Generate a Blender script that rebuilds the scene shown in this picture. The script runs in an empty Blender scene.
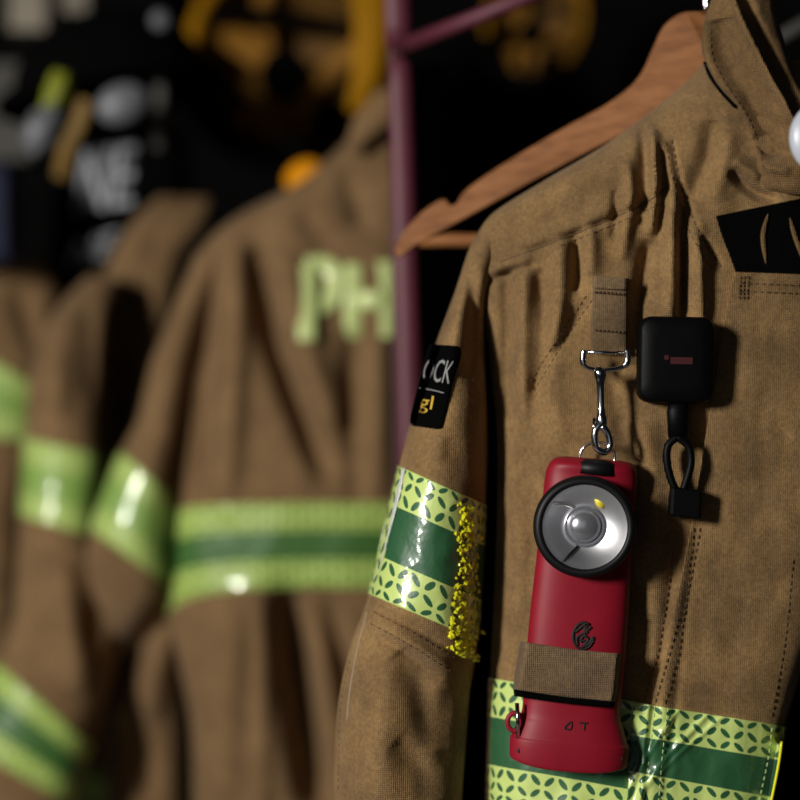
import bpy, bmesh, math, random
import numpy as np
from mathutils import Vector, Matrix, noise
from mathutils.bvhtree import BVHTree

random.seed(4)
C = bpy.context.scene.collection
SC = bpy.context.scene

# ------------------------------------------------------------------ camera, world, light, exposure
CAMZ = 1.40
FOC = 1.092
K = 36.0 / 80.0
cd = bpy.data.cameras.new('camera')
cam = bpy.data.objects.new('camera', cd); C.objects.link(cam)
cam.location = (0, 0, CAMZ); cam.rotation_euler = (math.pi / 2, 0, 0)
cd.lens = 80; cd.sensor_width = 36; cd.clip_start = 0.05
cd.dof.use_dof = True; cd.dof.focus_distance = FOC; cd.dof.aperture_fstop = 2.5
SC.camera = cam
w = bpy.data.worlds.new('world'); SC.world = w; w.use_nodes = True
w.node_tree.nodes['Background'].inputs[0].default_value = (0.75, 0.85, 1.0, 1)
w.node_tree.nodes['Background'].inputs[1].default_value = 0.006

def area(name, loc, target, size, power, col, sy=None):
    l = bpy.data.lights.new(name, 'AREA'); l.energy = power; l.color = col
    l.size = size
    if sy: l.shape = 'RECTANGLE'; l.size_y = sy
    o = bpy.data.objects.new(name, l); C.objects.link(o); o.location = loc
    o.rotation_euler = (Vector(target) - Vector(loc)).to_track_quat('-Z', 'Y').to_euler()
    return o
area('window_daylight', (-2.05, -0.92, 2.02), (0.02, 1.3, 1.37), 0.36, 100, (1.0, 0.965, 0.91), 0.60)
area('bay_door_daylight', (-0.9, -2.6, 1.7), (0.0, 1.2, 1.4), 2.2, 2.6, (0.85, 0.93, 1.0), 1.8)
SC.view_settings.view_transform = 'Standard'; SC.view_settings.look = 'None'
SC.view_settings.gamma = 1; SC.view_settings.exposure = 0.0
SC.view_settings.use_curve_mapping = False

# ------------------------------------------------------------------ coordinates
def P(px, py, d):
    """point of the place at distance d seen at photograph position px, py"""
    return Vector(((px - 400) / 800 * K * d, d, CAMZ - (py - 400) / 800 * K * d))
def S(d): return K * d / 800

ORI = {}
def origin(o): return ORI.get(o.name, Vector((0, 0, 0))) if o else Vector((0, 0, 0))

def thing(name, label, cat, loc, group=None):
    o = bpy.data.objects.new(name, None); C.objects.link(o)
    o.location = loc; o.empty_display_size = .02
    ORI[o.name] = Vector(loc)
    tag(o, label, cat, group); return o
def tag(o, label=None, cat=None, group=None, kind=None):
    if label: o['label'] = label
    if cat: o['category'] = cat
    if group: o['group'] = group
    if kind: o['kind'] = kind
    return o

def obj(name, verts, faces, mat, parent=None, uv=None, smooth=True, sub=0, bevel=0, label=None):
    og = origin(parent)
    me = bpy.data.meshes.new(name)
    if parent is None and len(verts):
        vv = [Vector(v) for v in verts]
        lo = Vector([min(v[i] for v in vv) for i in range(3)]); hi = Vector([max(v[i] for v in vv) for i in range(3)])
        og = Vector(((lo.x + hi.x) / 2, (lo.y + hi.y) / 2, lo.z))
    me.from_pydata([Vector(v) - og for v in verts], [], faces)
    if uv is not None:
        l = me.uv_layers.new(name='UVMap')
        for p in me.polygons:
            for li in p.loop_indices: l.data[li].uv = uv[me.loops[li].vertex_index]
    bm = bmesh.new(); bm.from_mesh(me); bmesh.ops.recalc_face_normals(bm, faces=bm.faces); bm.to_mesh(me); bm.free()
    if smooth:
        for p in me.polygons: p.use_smooth = True
    me.materials.append(mat)
    o = bpy.data.objects.new(name, me); C.objects.link(o)
    if parent: o.parent = parent; ORI[o.name] = og
    else: o.location = og; ORI[o.name] = og
    if bevel:
        b = o.modifiers.new('bevel', 'BEVEL'); b.width = bevel; b.segments = 3; b.limit_method = 'ANGLE'; b.angle_limit = math.radians(40)
    if sub:
        s = o.modifiers.new('sub', 'SUBSURF'); s.levels = s.render_levels = sub
    if label: o['label'] = label
    return o

class MB:
    def __init__(s): s.v = []; s.f = []
    def add(s, vs, fs):
        n = len(s.v); s.v += [Vector(v) for v in vs]; s.f += [tuple(i + n for i in f) for f in fs]
    def tube(s, pts, r, n=10, closed=False, flat=1.0):
        pts = [Vector(p) for p in pts]; m = len(pts)
        rr = r if isinstance(r, (list, tuple)) else [r] * m
        rings = []; prev = None
        for i, p in enumerate(pts):
            if closed: t = pts[(i + 1) % m] - pts[i - 1]
            else: t = pts[min(i + 1, m - 1)] - pts[max(i - 1, 0)]
            t.normalize()
            if prev is None:
                a = Vector((0, 1, 0)); a = a - t * a.dot(t)
                if a.length < .1: a = Vector((1, 0, 0)) - t * t.x
                a.normalize()
            else:
                a = prev - t * prev.dot(t); a.normalize()
            prev = a; b = t.cross(a)
            rings.append([p + (a * math.cos(q) * flat + b * math.sin(q)) * rr[i] for q in [2 * math.pi * k / n for k in range(n)]])
        vs = [v for g in rings for v in g]; fs = []
        for i in range(m if closed else m - 1):
            j = (i + 1) % m
            for k in range(n):
                l = (k + 1) % n
                fs.append((i * n + k, i * n + l, j * n + l, j * n + k))
        if not closed: fs += [tuple(range(n)), tuple(range((m - 1) * n, m * n))]
        s.add(vs, fs)
    def box(s, c, ax, ay, az):
        c = Vector(c); vs = [c + ax * i + ay * j + az * k for i in (-1, 1) for j in (-1, 1) for k in (-1, 1)]
        s.add(vs, [(0, 1, 3, 2), (4, 6, 7, 5), (0, 4, 5, 1), (2, 3, 7, 6), (0, 2, 6, 4), (1, 5, 7, 3)])
    def prism(s, front, back):
        n = len(front)
        s.add(list(front) + list(back), [tuple(range(n)), tuple(range(2 * n - 1, n - 1, -1))] + [(i, (i + 1) % n, n + (i + 1) % n, n + i) for i in range(n)])
    def lathe(s, prof, M, n=48, caps=True):
        """profile (radius, height) about the local z axis of the matrix M"""
        vs = []; fs = []; m = len(prof)
        for r, h in prof:
            for k in range(n):
                a = 2 * math.pi * k / n
                vs.append(M @ Vector((r * math.cos(a), r * math.sin(a), h)))
        for i in range(m - 1):
            for k in range(n):
                l = (k + 1) % n; fs.append((i * n + k, i * n + l, (i + 1) * n + l, (i + 1) * n + k))
        if caps: fs += [tuple(range(n)), tuple(range((m - 1) * n, m * n))]
        s.add(vs, fs)
    def build(s, name, mat, parent=None, **kw): return obj(name, s.v, s.f, mat, parent, **kw)

def catmull(pts, n):
    pts = [np.array(p, float) for p in pts]; out = []
    m = len(pts)
    for t in np.linspace(0, m - 1, n):
        i = min(int(t), m - 2); f = t - i
        p0 = pts[max(i - 1, 0)]; p1 = pts[i]; p2 = pts[i + 1]; p3 = pts[min(i + 2, m - 1)]
        out.append(.5 * ((2 * p1) + (-p0 + p2) * f + (2 * p0 - 5 * p1 + 4 * p2 - p3) * f * f + (-p0 + 3 * p1 - 3 * p2 + p3) * f ** 3))
    return out

# ------------------------------------------------------------------ materials
def N(nt, t, **kw):
    n = nt.nodes.new(t)
    for k, v in kw.items(): setattr(n, k, v)
    return n
def mat(name, col, rough=.6, metal=0, coat=0, spec=.5, noise_amt=0, nscale=30, bump=0, bscale=200, col2=None, sheen=0, aniso=None, coat_rough=.1):
    m = bpy.data.materials.new(name); m.use_nodes = True; nt = m.node_tree
    b = nt.nodes['Principled BSDF']
    b.inputs['Base Color'].default_value = (*col, 1); b.inputs['Roughness'].default_value = rough
    b.inputs['Metallic'].default_value = metal; b.inputs['Coat Weight'].default_value = coat
    b.inputs['Coat Roughness'].default_value = coat_rough
    b.inputs['Specular IOR Level'].default_value = spec; b.inputs['Sheen Weight'].default_value = sheen
    tc = N(nt, 'ShaderNodeTexCoord')
    nz = N(nt, 'ShaderNodeTexNoise'); nz.inputs['Scale'].default_value = nscale; nz.inputs['Detail'].default_value = 5
    nt.links.new(tc.outputs['Object'], nz.inputs['Vector'])
    cr = N(nt, 'ShaderNodeValToRGB'); c2 = col2 or tuple(c * (1 - noise_amt) for c in col)
    cr.color_ramp.elements[0].position = .3; cr.color_ramp.elements[0].color = (*c2, 1)
    cr.color_ramp.elements[1].position = .7; cr.color_ramp.elements[1].color = (*col, 1)
    nt.links.new(nz.outputs['Fac'], cr.inputs[0]); nt.links.new(cr.outputs[0], b.inputs['Base Color'])
    if bump:
        n2 = N(nt, 'ShaderNodeTexNoise'); n2.inputs['Scale'].default_value = bscale; n2.inputs['Detail'].default_value = 3
        nt.links.new(tc.outputs['Object'], n2.inputs['Vector'])
        bp = N(nt, 'ShaderNodeBump'); bp.inputs['Strength'].default_value = bump; bp.inputs['Distance'].default_value = .001
        nt.links.new(n2.outputs['Fac'], bp.inputs['Height']); nt.links.new(bp.outputs[0], b.inputs['Normal'])
    return m

def canvas(name, c1, c2, rough=.85, weave=.5):
    """woven canvas: large stains, fine mottling, warp and weft threads"""
    m = bpy.data.materials.new(name); m.use_nodes = True; nt = m.node_tree; L = nt.links.new
    b = nt.nodes['Principled BSDF']; b.inputs['Roughness'].default_value = rough; b.inputs['Specular IOR Level'].default_value = .25
    b.inputs['Sheen Weight'].default_value = .08
    tc = N(nt, 'ShaderNodeTexCoord')
    a = N(nt, 'ShaderNodeTexNoise'); a.inputs['Scale'].default_value = 28; a.inputs['Detail'].default_value = 6; a.inputs['Roughness'].default_value = .6
    f = N(nt, 'ShaderNodeTexNoise'); f.inputs['Scale'].default_value = 420; f.inputs['Detail'].default_value = 3
    L(tc.outputs['Object'], a.inputs['Vector']); L(tc.outputs['Object'], f.inputs['Vector'])
    ramp = N(nt, 'ShaderNodeValToRGB'); e = ramp.color_ramp.elements
    e[0].position = .32; e[0].color = (*c2, 1); e[1].position = .68; e[1].color = (*c1, 1)
    L(a.outputs['Fac'], ramp.inputs[0])
    mul = N(nt, 'ShaderNodeMapRange'); mul.inputs['From Min'].default_value = .3; mul.inputs['From Max'].default_value = .7
    mul.inputs['To Min'].default_value = .78; mul.inputs['To Max'].default_value = 1.18
    L(f.outputs['Fac'], mul.inputs['Value'])
    mx = N(nt, 'ShaderNodeVectorMath', operation='SCALE'); L(ramp.outputs[0], mx.inputs[0]); L(mul.outputs[0], mx.inputs['Scale'])
    L(mx.outputs[0], b.inputs['Base Color'])
    hs = []
    for ax, sc in (('X', 260), ('Z', 230)):
        wv = N(nt, 'ShaderNodeTexWave', bands_direction=ax); wv.inputs['Scale'].default_value = sc; wv.inputs['Distortion'].default_value = 3.0
        wv.inputs['Detail'].default_value = 2; L(tc.outputs['Object'], wv.inputs['Vector']); hs.append(wv)
    ad = N(nt, 'ShaderNodeMath', operation='ADD'); L(hs[0].outputs['Fac'], ad.inputs[0]); L(hs[1].outputs['Fac'], ad.inputs[1])
    ad2 = N(nt, 'ShaderNodeMath', operation='ADD'); L(ad.outputs[0], ad2.inputs[0]); L(f.outputs['Fac'], ad2.inputs[1])
    bp = N(nt, 'ShaderNodeBump'); bp.inputs['Strength'].default_value = weave; bp.inputs['Distance'].default_value = .0006
    L(ad2.outputs[0], bp.inputs['Height']); L(bp.outputs[0], b.inputs['Normal'])
    return m

def tape_mat(name, lime, dark, pattern=True, green_from=-99.0):
    """reflective tape: lime edges with a tread-plate pattern, dark green centre stripe; uv.x and uv.y in tape widths"""
    m = bpy.data.materials.new(name); m.use_nodes = True; nt = m.node_tree; L = nt.links.new
    b = nt.nodes['Principled BSDF']; b.inputs['Roughness'].default_value = .42; b.inputs['Coat Weight'].default_value = .9
    b.inputs['Coat Roughness'].default_value = .12
    def M(op, x, y=None, z=None):
        n = N(nt, 'ShaderNodeMath', operation=op)
        for i, q in enumerate((x, y, z)):
            if q is None: continue
            if isinstance(q, (int, float)): n.inputs[i].default_value = q
            else: L(q, n.inputs[i])
        return n.outputs[0]
    uv = N(nt, 'ShaderNodeUVMap'); uv.uv_map = 'UVMap'
    sp = N(nt, 'ShaderNodeSeparateXYZ'); L(uv.outputs[0], sp.inputs[0])
    U, V = sp.outputs[0], sp.outputs[1]
    gx = M('MULTIPLY', U, 9.0); gy = M('MULTIPLY', V, 9.0)
    fx = M('SUBTRACT', M('FRACT', gx), .5); fy = M('SUBTRACT', M('FRACT', gy), .5)
    par = M('FLOORED_MODULO', M('ADD', M('FLOOR', gx), M('FLOOR', gy)), 2.0)
    s = M('SUBTRACT', M('MULTIPLY', par, 2.0), 1.0)
    p = M('ADD', fx, M('MULTIPLY', s, fy)); q = M('SUBTRACT', fy, M('MULTIPLY', s, fx))
    e = M('ADD', M('POWER', M('MULTIPLY', p, 1.22), 2.0), M('POWER', M('MULTIPLY', q, 2.7), 2.0))
    dash = M('LESS_THAN', e, .62)
    mid = M('LESS_THAN', M('ABSOLUTE', M('SUBTRACT', V, .5)), .167)
    if green_from > -50: mid = M('MULTIPLY', mid, M('GREATER_THAN', U, green_from))
    k = M('MAXIMUM', mid, dash) if pattern else mid
    mixn = N(nt, 'ShaderNodeMix', data_type='RGBA'); L(k, mixn.inputs['Factor'])
    mixn.inputs[6].default_value = (*lime, 1); mixn.inputs[7].default_value = (*dark, 1)
    L(mixn.outputs[2], b.inputs['Base Color'])
    tc = N(nt, 'ShaderNodeTexCoord'); nz = N(nt, 'ShaderNodeTexNoise'); nz.inputs['Scale'].default_value = 55; nz.inputs['Detail'].default_value = 3
    L(tc.outputs['Object'], nz.inputs['Vector'])
    bp = N(nt, 'ShaderNodeBump'); bp.inputs['Strength'].default_value = .55; bp.inputs['Distance'].default_value = .003
    L(M('ADD', nz.outputs['Fac'], M('MULTIPLY', k, -.04)), bp.inputs['Height']); L(bp.outputs[0], b.inputs['Normal'])
    L(bp.outputs[0], b.inputs['Coat Normal'])
    return m

def wood(name, c1, c2):
    m = bpy.data.materials.new(name); m.use_nodes = True; nt = m.node_tree; L = nt.links.new
    b = nt.nodes['Principled BSDF']; b.inputs['Roughness'].default_value = .65; b.inputs['Specular IOR Level'].default_value = .2
    tc = N(nt, 'ShaderNodeTexCoord'); mp = N(nt, 'ShaderNodeMapping'); mp.inputs['Rotation'].default_value = (0, math.radians(-32), 0)
    mp.inputs['Scale'].default_value = (6, 40, 60)
    nz = N(nt, 'ShaderNodeTexNoise'); nz.inputs['Scale'].default_value = 2.5; nz.inputs['Detail'].default_value = 4
    L(tc.outputs['Object'], mp.inputs[0]); L(mp.outputs[0], nz.inputs['Vector'])
    r = N(nt, 'ShaderNodeValToRGB'); e = r.color_ramp.elements
    e[0].position = .35; e[0].color = (*c2, 1); e[1].position = .65; e[1].color = (*c1, 1)
    L(nz.outputs['Fac'], r.inputs[0]); L(r.outputs[0], b.inputs['Base Color'])
    return m

TAN = canvas('tan_canvas', (.310, .185, .072), (.175, .103, .042))
TAN2 = canvas('worn_tan_canvas', (.245, .145, .064), (.165, .095, .040), weave=.3)
COLLAR = canvas('collar_canvas', (.200, .115, .042), (.110, .062, .024))  # darkened tan, shade of the tilted collar is in the colour
STRAP = canvas('webbing', (.215, .138, .072), (.125, .078, .038), weave=.45)
TAPE = tape_mat('reflective_tape', (.60, .74, .22), (.030, .115, .045))
TAPES = tape_mat('sleeve_reflective_tape', (.60, .74, .22), (.030, .115, .045), green_from=.36)  # stripe starts late: glare washing out the green is put into the pattern
TAPEC = tape_mat('faded_reflective_tape', (.50, .64, .18), (.26, .42, .09), pattern=True)
TAPEB = tape_mat('worn_reflective_tape', (.50, .66, .15), (.055, .15, .030), pattern=True)
YEL = mat('fluorescent_yellow_edge', (.90, .86, .02), .25, coat=1)
RIMREFL = mat('painted_rim_reflection', (.88, .90, .84), .35, coat=1, noise_amt=.35, nscale=200, bump=.5, bscale=300)  # whitish colour standing in for a reflection on the tape edge
PALEP = mat('pale_piping', (.34, .27, .20), .6)
THREAD = mat('brown_thread', (.10, .058, .026), .9)
LIMETHREAD = mat('lime_thread', (.55, .68, .3), .7)
BLACK = mat('black_rubber', (.004, .004, .005), .5, spec=.3, noise_amt=.2)
BLACKP = mat('black_plastic', (.0015, .0015, .0018), .5, spec=.12, bump=.08, bscale=900)
BLACKC = mat('black_cloth', (.0022, .0022, .0022), 1.0, spec=.02, bump=.4, bscale=600)
RED = mat('red_plastic', (.27, .006, .019), .5, spec=.35, noise_amt=.12, nscale=60)
REDD = mat('red_print', (.045, .001, .003), .6)
CHROME = mat('chrome', (.85, .85, .86), .12, metal=1)
REFL = mat('reflector_aluminium', (.90, .90, .92), .38, metal=1)
LENSC = mat('lens_dome', (.50, .50, .54), .22, metal=.8, coat=1)
LED = mat('yellow_led', (.75, .62, .05), .4)
INK = mat('black_ink', (.012, .004, .004), .7)
WHITE = mat('white_print', (.27, .27, .27), .7)
YPRINT = mat('yellow_print', (.60, .38, .04), .7)
WOODM = wood('hanger_wood', (.29, .118, .040), (.19, .072, .022))
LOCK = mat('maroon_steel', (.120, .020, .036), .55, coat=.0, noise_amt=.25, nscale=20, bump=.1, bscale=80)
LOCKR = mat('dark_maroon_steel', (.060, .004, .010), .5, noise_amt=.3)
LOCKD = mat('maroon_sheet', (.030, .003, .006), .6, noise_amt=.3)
AMBER = mat('amber_shell', (.42, .19, .002), .7, spec=.12, noise_amt=.3, nscale=20)
AMBERD = mat('amber_webbing', (.36, .155, .006), .8, noise_amt=.4, nscale=40)
LINER = mat('brown_liner', (.20, .090, .006), .8, noise_amt=.6, nscale=25)
ORANGE = mat('orange_knob', (.80, .30, .002), .7, spec=.12)
GREY = mat('grey_plastic', (.15, .155, .17), .45, noise_amt=.3, nscale=30)
PALE = mat('pale_print', (.40, .41, .44), .7)
BEIGE = mat('beige_card', (.30, .26, .20), .8, noise_amt=.3, nscale=15)
NAVY = mat('navy_cloth', (.006, .010, .035), .85, noise_amt=.3)
ACID = mat('yellow_green_cloth', (.30, .34, .01), .6, noise_amt=.5, nscale=25)
MUST = mat('mustard_strap', (.26, .15, .03), .7, noise_amt=.3)
WHITEE = mat('white_enamel', (.48, .51, .58), .35)
WALL = mat('dark_painted_wall', (.004, .004, .004), .95, noise_amt=.3, nscale=6, spec=.03)
FLOOR = mat('concrete_floor', (.10, .10, .10), .8, noise_amt=.4, nscale=8, bump=.3, bscale=40)
DRAB = mat('drab_box', (.09, .085, .075), .85, noise_amt=.4, nscale=20)

# ------------------------------------------------------------------ lofted cloth
FS = 1.7
def fold_field(px, py, folds):
    """sum of ridges (+, towards the viewer) and grooves (-) in metres; fold = (points, width, amplitude)"""
    out = np.zeros_like(px)
    for pts, wd, amp in folds:
        amp = amp * FS
        pts = np.array(catmull(pts, max(2, (len(pts) - 1) * 6 + 1))); n = len(pts) - 1
        best = np.full_like(px, 1e9); bt = np.zeros_like(px)
        for i in range(n):
            a, b = pts[i], pts[i + 1]; ab = b - a; L2 = max(ab @ ab, 1e-6)
            t = np.clip(((px - a[0]) * ab[0] + (py - a[1]) * ab[1]) / L2, 0, 1)
            q = np.hypot(px - a[0] - t * ab[0], py - a[1] - t * ab[1])
            m = q < best; best = np.where(m, q, best); bt = np.where(m, (i + t) / n, bt)
        taper = np.sin(np.clip(bt, 0.0, 1.0) * math.pi) ** .45
        out += amp * np.exp(-(best / wd) ** 2) * (taper * .85 + .15)
    return out

class Loft:
    """closed cloth shell through rows (Lx, Ly, Rx, Ry, d, front depth, back depth, bow)"""
    def __init__(s, rows, folds=(), eL=.6, eR=.6, nz=(0.0012, 22.0), seed=0, wr=None):
        s.rows = rows; s.folds = folds; s.eL = eL; s.eR = eR; s.nz = nz; s.seed = seed; s.wr = wr
    def grid(s, v0, v1, nv, nu, grow=0.0, t0=0.0, t1=1.0, closed=True):
        m = len(s.rows) - 1
        R = np.array([catmull_at(s.rows, t) for t in np.linspace(v0, v1, nv)])
        q = np.linspace(t0, t1, nu, endpoint=not closed) * 2 * math.pi
        th = q
        u = (1 - np.cos(th)) / 2; sn = np.sin(th)
        e = s.eL + (s.eR - s.eL) * u
        f = np.sign(sn) * np.abs(sn) ** e
        Lx, Ly, Rx, Ry, d, tf, tb, bow = [R[:, i][:, None] for i in range(8)]
        g = grow
        ln = np.hypot(Rx - Lx, Ry - Ly) + 1e-6; ux = (Rx - Lx) / ln; uy = (Ry - Ly) / ln
        gp = g / S(1.1)
        px = Lx - ux * gp + (Rx - Lx + 2 * ux * gp) * u[None]
        py = Ly - uy * gp + (Ry - Ly + 2 * uy * gp) * u[None] + bow * (1 - np.abs(sn))[None] ** 1.5
        dep = np.where(f[None] > 0, tf + g, tb + g) * f[None]
        D = d - dep
        front = np.clip(sn, 0, 1)[None] ** .5
        F = fold_field(px, py, s.folds) if len(s.folds) else 0
        D = D - F * front
        pts = np.empty(px.shape + (3,))
        amp, sc = s.nz
        pts[..., 0] = (px - 400) / 800 * K * D; pts[..., 1] = D; pts[..., 2] = CAMZ - (py - 400) / 800 * K * D
        if amp:
            for i in range(px.shape[0]):
                for j in range(px.shape[1]):
                    p = Vector(pts[i, j]) + Vector((s.seed * 3.1, 0, 0))
                    n = noise.noise(Vector((p.x * sc * 1.6, p.y * sc, p.z * sc * .8))) + .45 * noise.noise(p * sc * 3.1)
                    if s.wr:
                        n += s.wr * (1 - abs(noise.noise(Vector((p.x * sc * 3.4, p.y * sc, p.z * sc * 1.5)))) * 4)
                    pts[i, j, 1] -= amp * n * float(front[0, j])
        return pts
    def body(s, name, mt, parent, nv, nu, label=None):
        m = len(s.rows) - 1
        g = s.grid(0, m, nv, nu); vs = [Vector(g[i, j]) for i in range(nv) for j in range(nu)]
        fs = [(i * nu + j, i * nu + (j + 1) % nu, (i + 1) * nu + (j + 1) % nu, (i + 1) * nu + j) for i in range(nv - 1) for j in range(nu)]
        fs += [tuple(range(nu)), tuple(range((nv - 1) * nu, nv * nu))]
        s.bvh = BVHTree.FromPolygons(vs, fs)
        return obj(name, vs, fs, mt, parent, label=label)
    def band(s, name, mt, parent, v0, v1, nv, nu, grow, width_px, t0=0.0, t1=1.0, label=None):
        closed = (t1 - t0) >= .999
        G = s.grid(v0, v1, nv, nu, grow, t0, t1, closed)
        A = s.grid(v0, v1, 2, nu, -.0010, t0, t1, closed)
        rows = [A[0]] + [G[i] for i in range(nv)] + [A[1]]
        n = len(rows); vs = [Vector(p) for r in rows for p in r]
        fs = []; jn = nu if closed else nu - 1
        for i in range(n - 1):
            for j in range(jn):
                k = (j + 1) % nu; fs.append((i * nu + j, i * nu + k, (i + 1) * nu + k, (i + 1) * nu + j))
        wm = width_px * S(s.rows[0][4])
        mid = G[nv // 2]; acc = [0.0]
        for j in range(1, nu): acc.append(acc[-1] + float(np.linalg.norm(mid[j] - mid[j - 1])) / wm)
        uv = []
        for i in range(n):
            vv = 1 - min(max((i - 1) / (nv - 1), 0), 1)
            uv += [(acc[j], vv) for j in range(nu)]
        return obj(name, vs, fs, mt, parent, uv=uv, label=label)

def catmull_at(pts, t):
    m = len(pts); i = min(int(t), m - 2); f = t - i
    p0, p1, p2, p3 = [np.array(pts[k], float) for k in (max(i - 1, 0), i, i + 1, min(i + 2, m - 1))]
    # monotone-ish hermite
    t1 = (p2 - p0) / 2 * .8; t2 = (p3 - p1) / 2 * .8
    return (2 * f ** 3 - 3 * f ** 2 + 1) * p1 + (f ** 3 - 2 * f ** 2 + f) * t1 + (-2 * f ** 3 + 3 * f ** 2) * p2 + (f ** 3 - f ** 2) * t2

EYE = Vector((0, 0, CAMZ))
def depth_at(bvh, px, py, default):
    dr = (P(px, py, 1.0) - EYE).normalized()
    h = bvh.ray_cast(EYE, dr)
    return h[0].y if h[0] is not None else default

def sheet(name, rows, bvh, off, mt, parent, nx=24, ny=24, default=1.12, skirt=.0015, uvw=None, smooth_d=0, sag=0.0, label=None, lift=None):
    """cloth layer lying on a surface, between left and right edge rows (Lx, Ly, Rx, Ry)"""
    R = catmull(rows, ny); D = np.zeros((ny, nx)); XY = {}
    for i in range(ny):
        for j in range(nx):
            u = j / (nx - 1); x = R[i][0] + (R[i][2] - R[i][0]) * u; y = R[i][1] + (R[i][3] - R[i][1]) * u + sag * math.sin(u * math.pi)
            XY[i, j] = (x, y); D[i, j] = depth_at(bvh, x, y, default)
    for _ in range(smooth_d):
        E = D.copy(); E[1:-1, 1:-1] = (D[:-2, 1:-1] + D[2:, 1:-1] + D[1:-1, :-2] + D[1:-1, 2:]) / 4
        E[0, 1:-1] = (D[0, :-2] + D[0, 2:]) / 2; E[-1, 1:-1] = (D[-1, :-2] + D[-1, 2:]) / 2; D = E
    vs = []; uv = []
    for i in range(-1, ny + 1):
        for j in range(-1, nx + 1):
            ii = min(max(i, 0), ny - 1); jj = min(max(j, 0), nx - 1)
            x, y = XY[ii, jj]; edge = (i != ii) or (j != jj)
            o = off + (lift(jj / (nx - 1), ii / (ny - 1)) if lift else 0)
            d = D[ii, jj] + (skirt if edge else -o)
            vs.append(P(x, y, d))
            if uvw: uv.append((x / uvw, 1 - ii / (ny - 1)))
    W = nx + 2
    fs = [(i * W + j, i * W + j + 1, (i + 1) * W + j + 1, (i + 1) * W + j) for i in range(ny + 1) for j in range(nx + 1)]
    return obj(name, vs, fs, mt, parent, uv=uv if uvw else None, label=label)

def stitches(name, lines, bvh, mt, parent, dash=4.0, gap=3.0, r=.00034, off=.0003, default=1.12):
    for pts in lines:
        mb = MB()
        c = catmull(pts, 60); L = [0]
        for i in range(1, 60): L.append(L[-1] + float(np.linalg.norm(c[i] - c[i - 1])))
        s = 0
        while s < L[-1] - dash:
            q = []
            for k in (0, .5, 1):
                t = s + dash * k; x = np.interp(t, L, [p[0] for p in c]); y = np.interp(t, L, [p[1] for p in c])
                q.append(P(x, y, depth_at(bvh, x, y, default) - off))
            mb.tube(q, r, 5); s += dash + gap
        mb.build(name, mt, parent)

def seam(name, lines, bvh, mt, parent, r=.0006, off=.0001, default=1.12, n=60):
    mb = MB()
    for pts in lines:
        mb.tube([P(p[0], p[1], depth_at(bvh, p[0], p[1], default) - off) for p in catmull(pts, n)], r, 6)
    return mb.build(name, mt, parent)

def text_tris(txt, extrude=0):
    cu = bpy.data.curves.new('lettering', 'FONT'); cu.body = txt; cu.resolution_u = 3
    o = bpy.data.objects.new('lettering', cu); C.objects.link(o)
    dg = bpy.context.evaluated_depsgraph_get(); dg.update()
    me = o.evaluated_get(dg).to_mesh()
    vs = [v.co.copy() for v in me.vertices]; fs = [tuple(p.vertices) for p in me.polygons]
    o.evaluated_get(dg).to_mesh_clear()
    bpy.data.objects.remove(o); bpy.data.curves.remove(cu)
    xs = [v.x for v in vs]; ys = [v.y for v in vs]
    x0, x1, y0, y1 = min(xs), max(xs), min(ys), max(ys)
    return [((v.x - x0) / (x1 - x0), (v.y - y0) / (y1 - y0)) for v in vs], fs

def lettering(name, txt, quad, bvh, off, mt, parent, default, thick=.0006, sub=True):
    """text in the quad (top-left, top-right, bottom-right, bottom-left), laid on the surface"""
    vs, fs = text_tris(txt)
    bm = bmesh.new(); bv = [bm.verts.new((x, y, 0)) for x, y in vs]
    for f in fs:
        try: bm.faces.new([bv[i] for i in f])
        except ValueError: pass
    bmesh.ops.triangulate(bm, faces=bm.faces)
    bmesh.ops.remove_doubles(bm, verts=bm.verts, dist=1e-5)
    r = bmesh.ops.extrude_face_region(bm, geom=bm.faces[:])
    for e in r['geom']:
        if isinstance(e, bmesh.types.BMVert): e.co.z = 1
    tl, tr, br, bl = [np.array(q, float) for q in quad]
    out = []
    bm.verts.ensure_lookup_table()
    for v in bm.verts:
        p = (bl * (1 - v.co.x) + br * v.co.x) * (1 - v.co.y) + (tl * (1 - v.co.x) + tr * v.co.x) * v.co.y
        d = depth_at(bvh, p[0], p[1], default) if bvh else default
        out.append(P(p[0], p[1], d - off - (thick if v.co.z > .5 else 0)))
    bm.verts.index_update()
    F = [tuple(v.index for v in f.verts) for f in bm.faces]; bm.free()
    return obj(name, out, F, mt, parent, smooth=False)

def frame_at(px, py, d, ang=0, yaw=0, pitch=0):
    """local frame with x right, y up, z towards the viewer; unit = one photograph pixel at that distance"""
    s = S(d)
    return Matrix.Translation(P(px, py, d)) @ Matrix(((1, 0, 0), (0, 0, -1), (0, 1, 0))).to_4x4() @ Matrix.Rotation(math.radians(ang), 4, 'Z') @ Matrix.Rotation(math.radians(yaw), 4, 'Y') @ Matrix.Rotation(math.radians(pitch), 4, 'X') @ Matrix.Scale(s, 4)

# ------------------------------------------------------------------ setting
def slab(name, c, hx, hy, hz, m):
    mb = MB(); mb.box(c, Vector((hx, 0, 0)), Vector((0, hy, 0)), Vector((0, 0, hz)))
    return tag(mb.build(name, m, smooth=False), kind='structure')
slab('wall_back', (0, 2.75, 1.4), 2.6, .05, 1.4, WALL)
slab('floor', (0, 0.9, -.03), 2.6, 1.95, .03, FLOOR)

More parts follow.
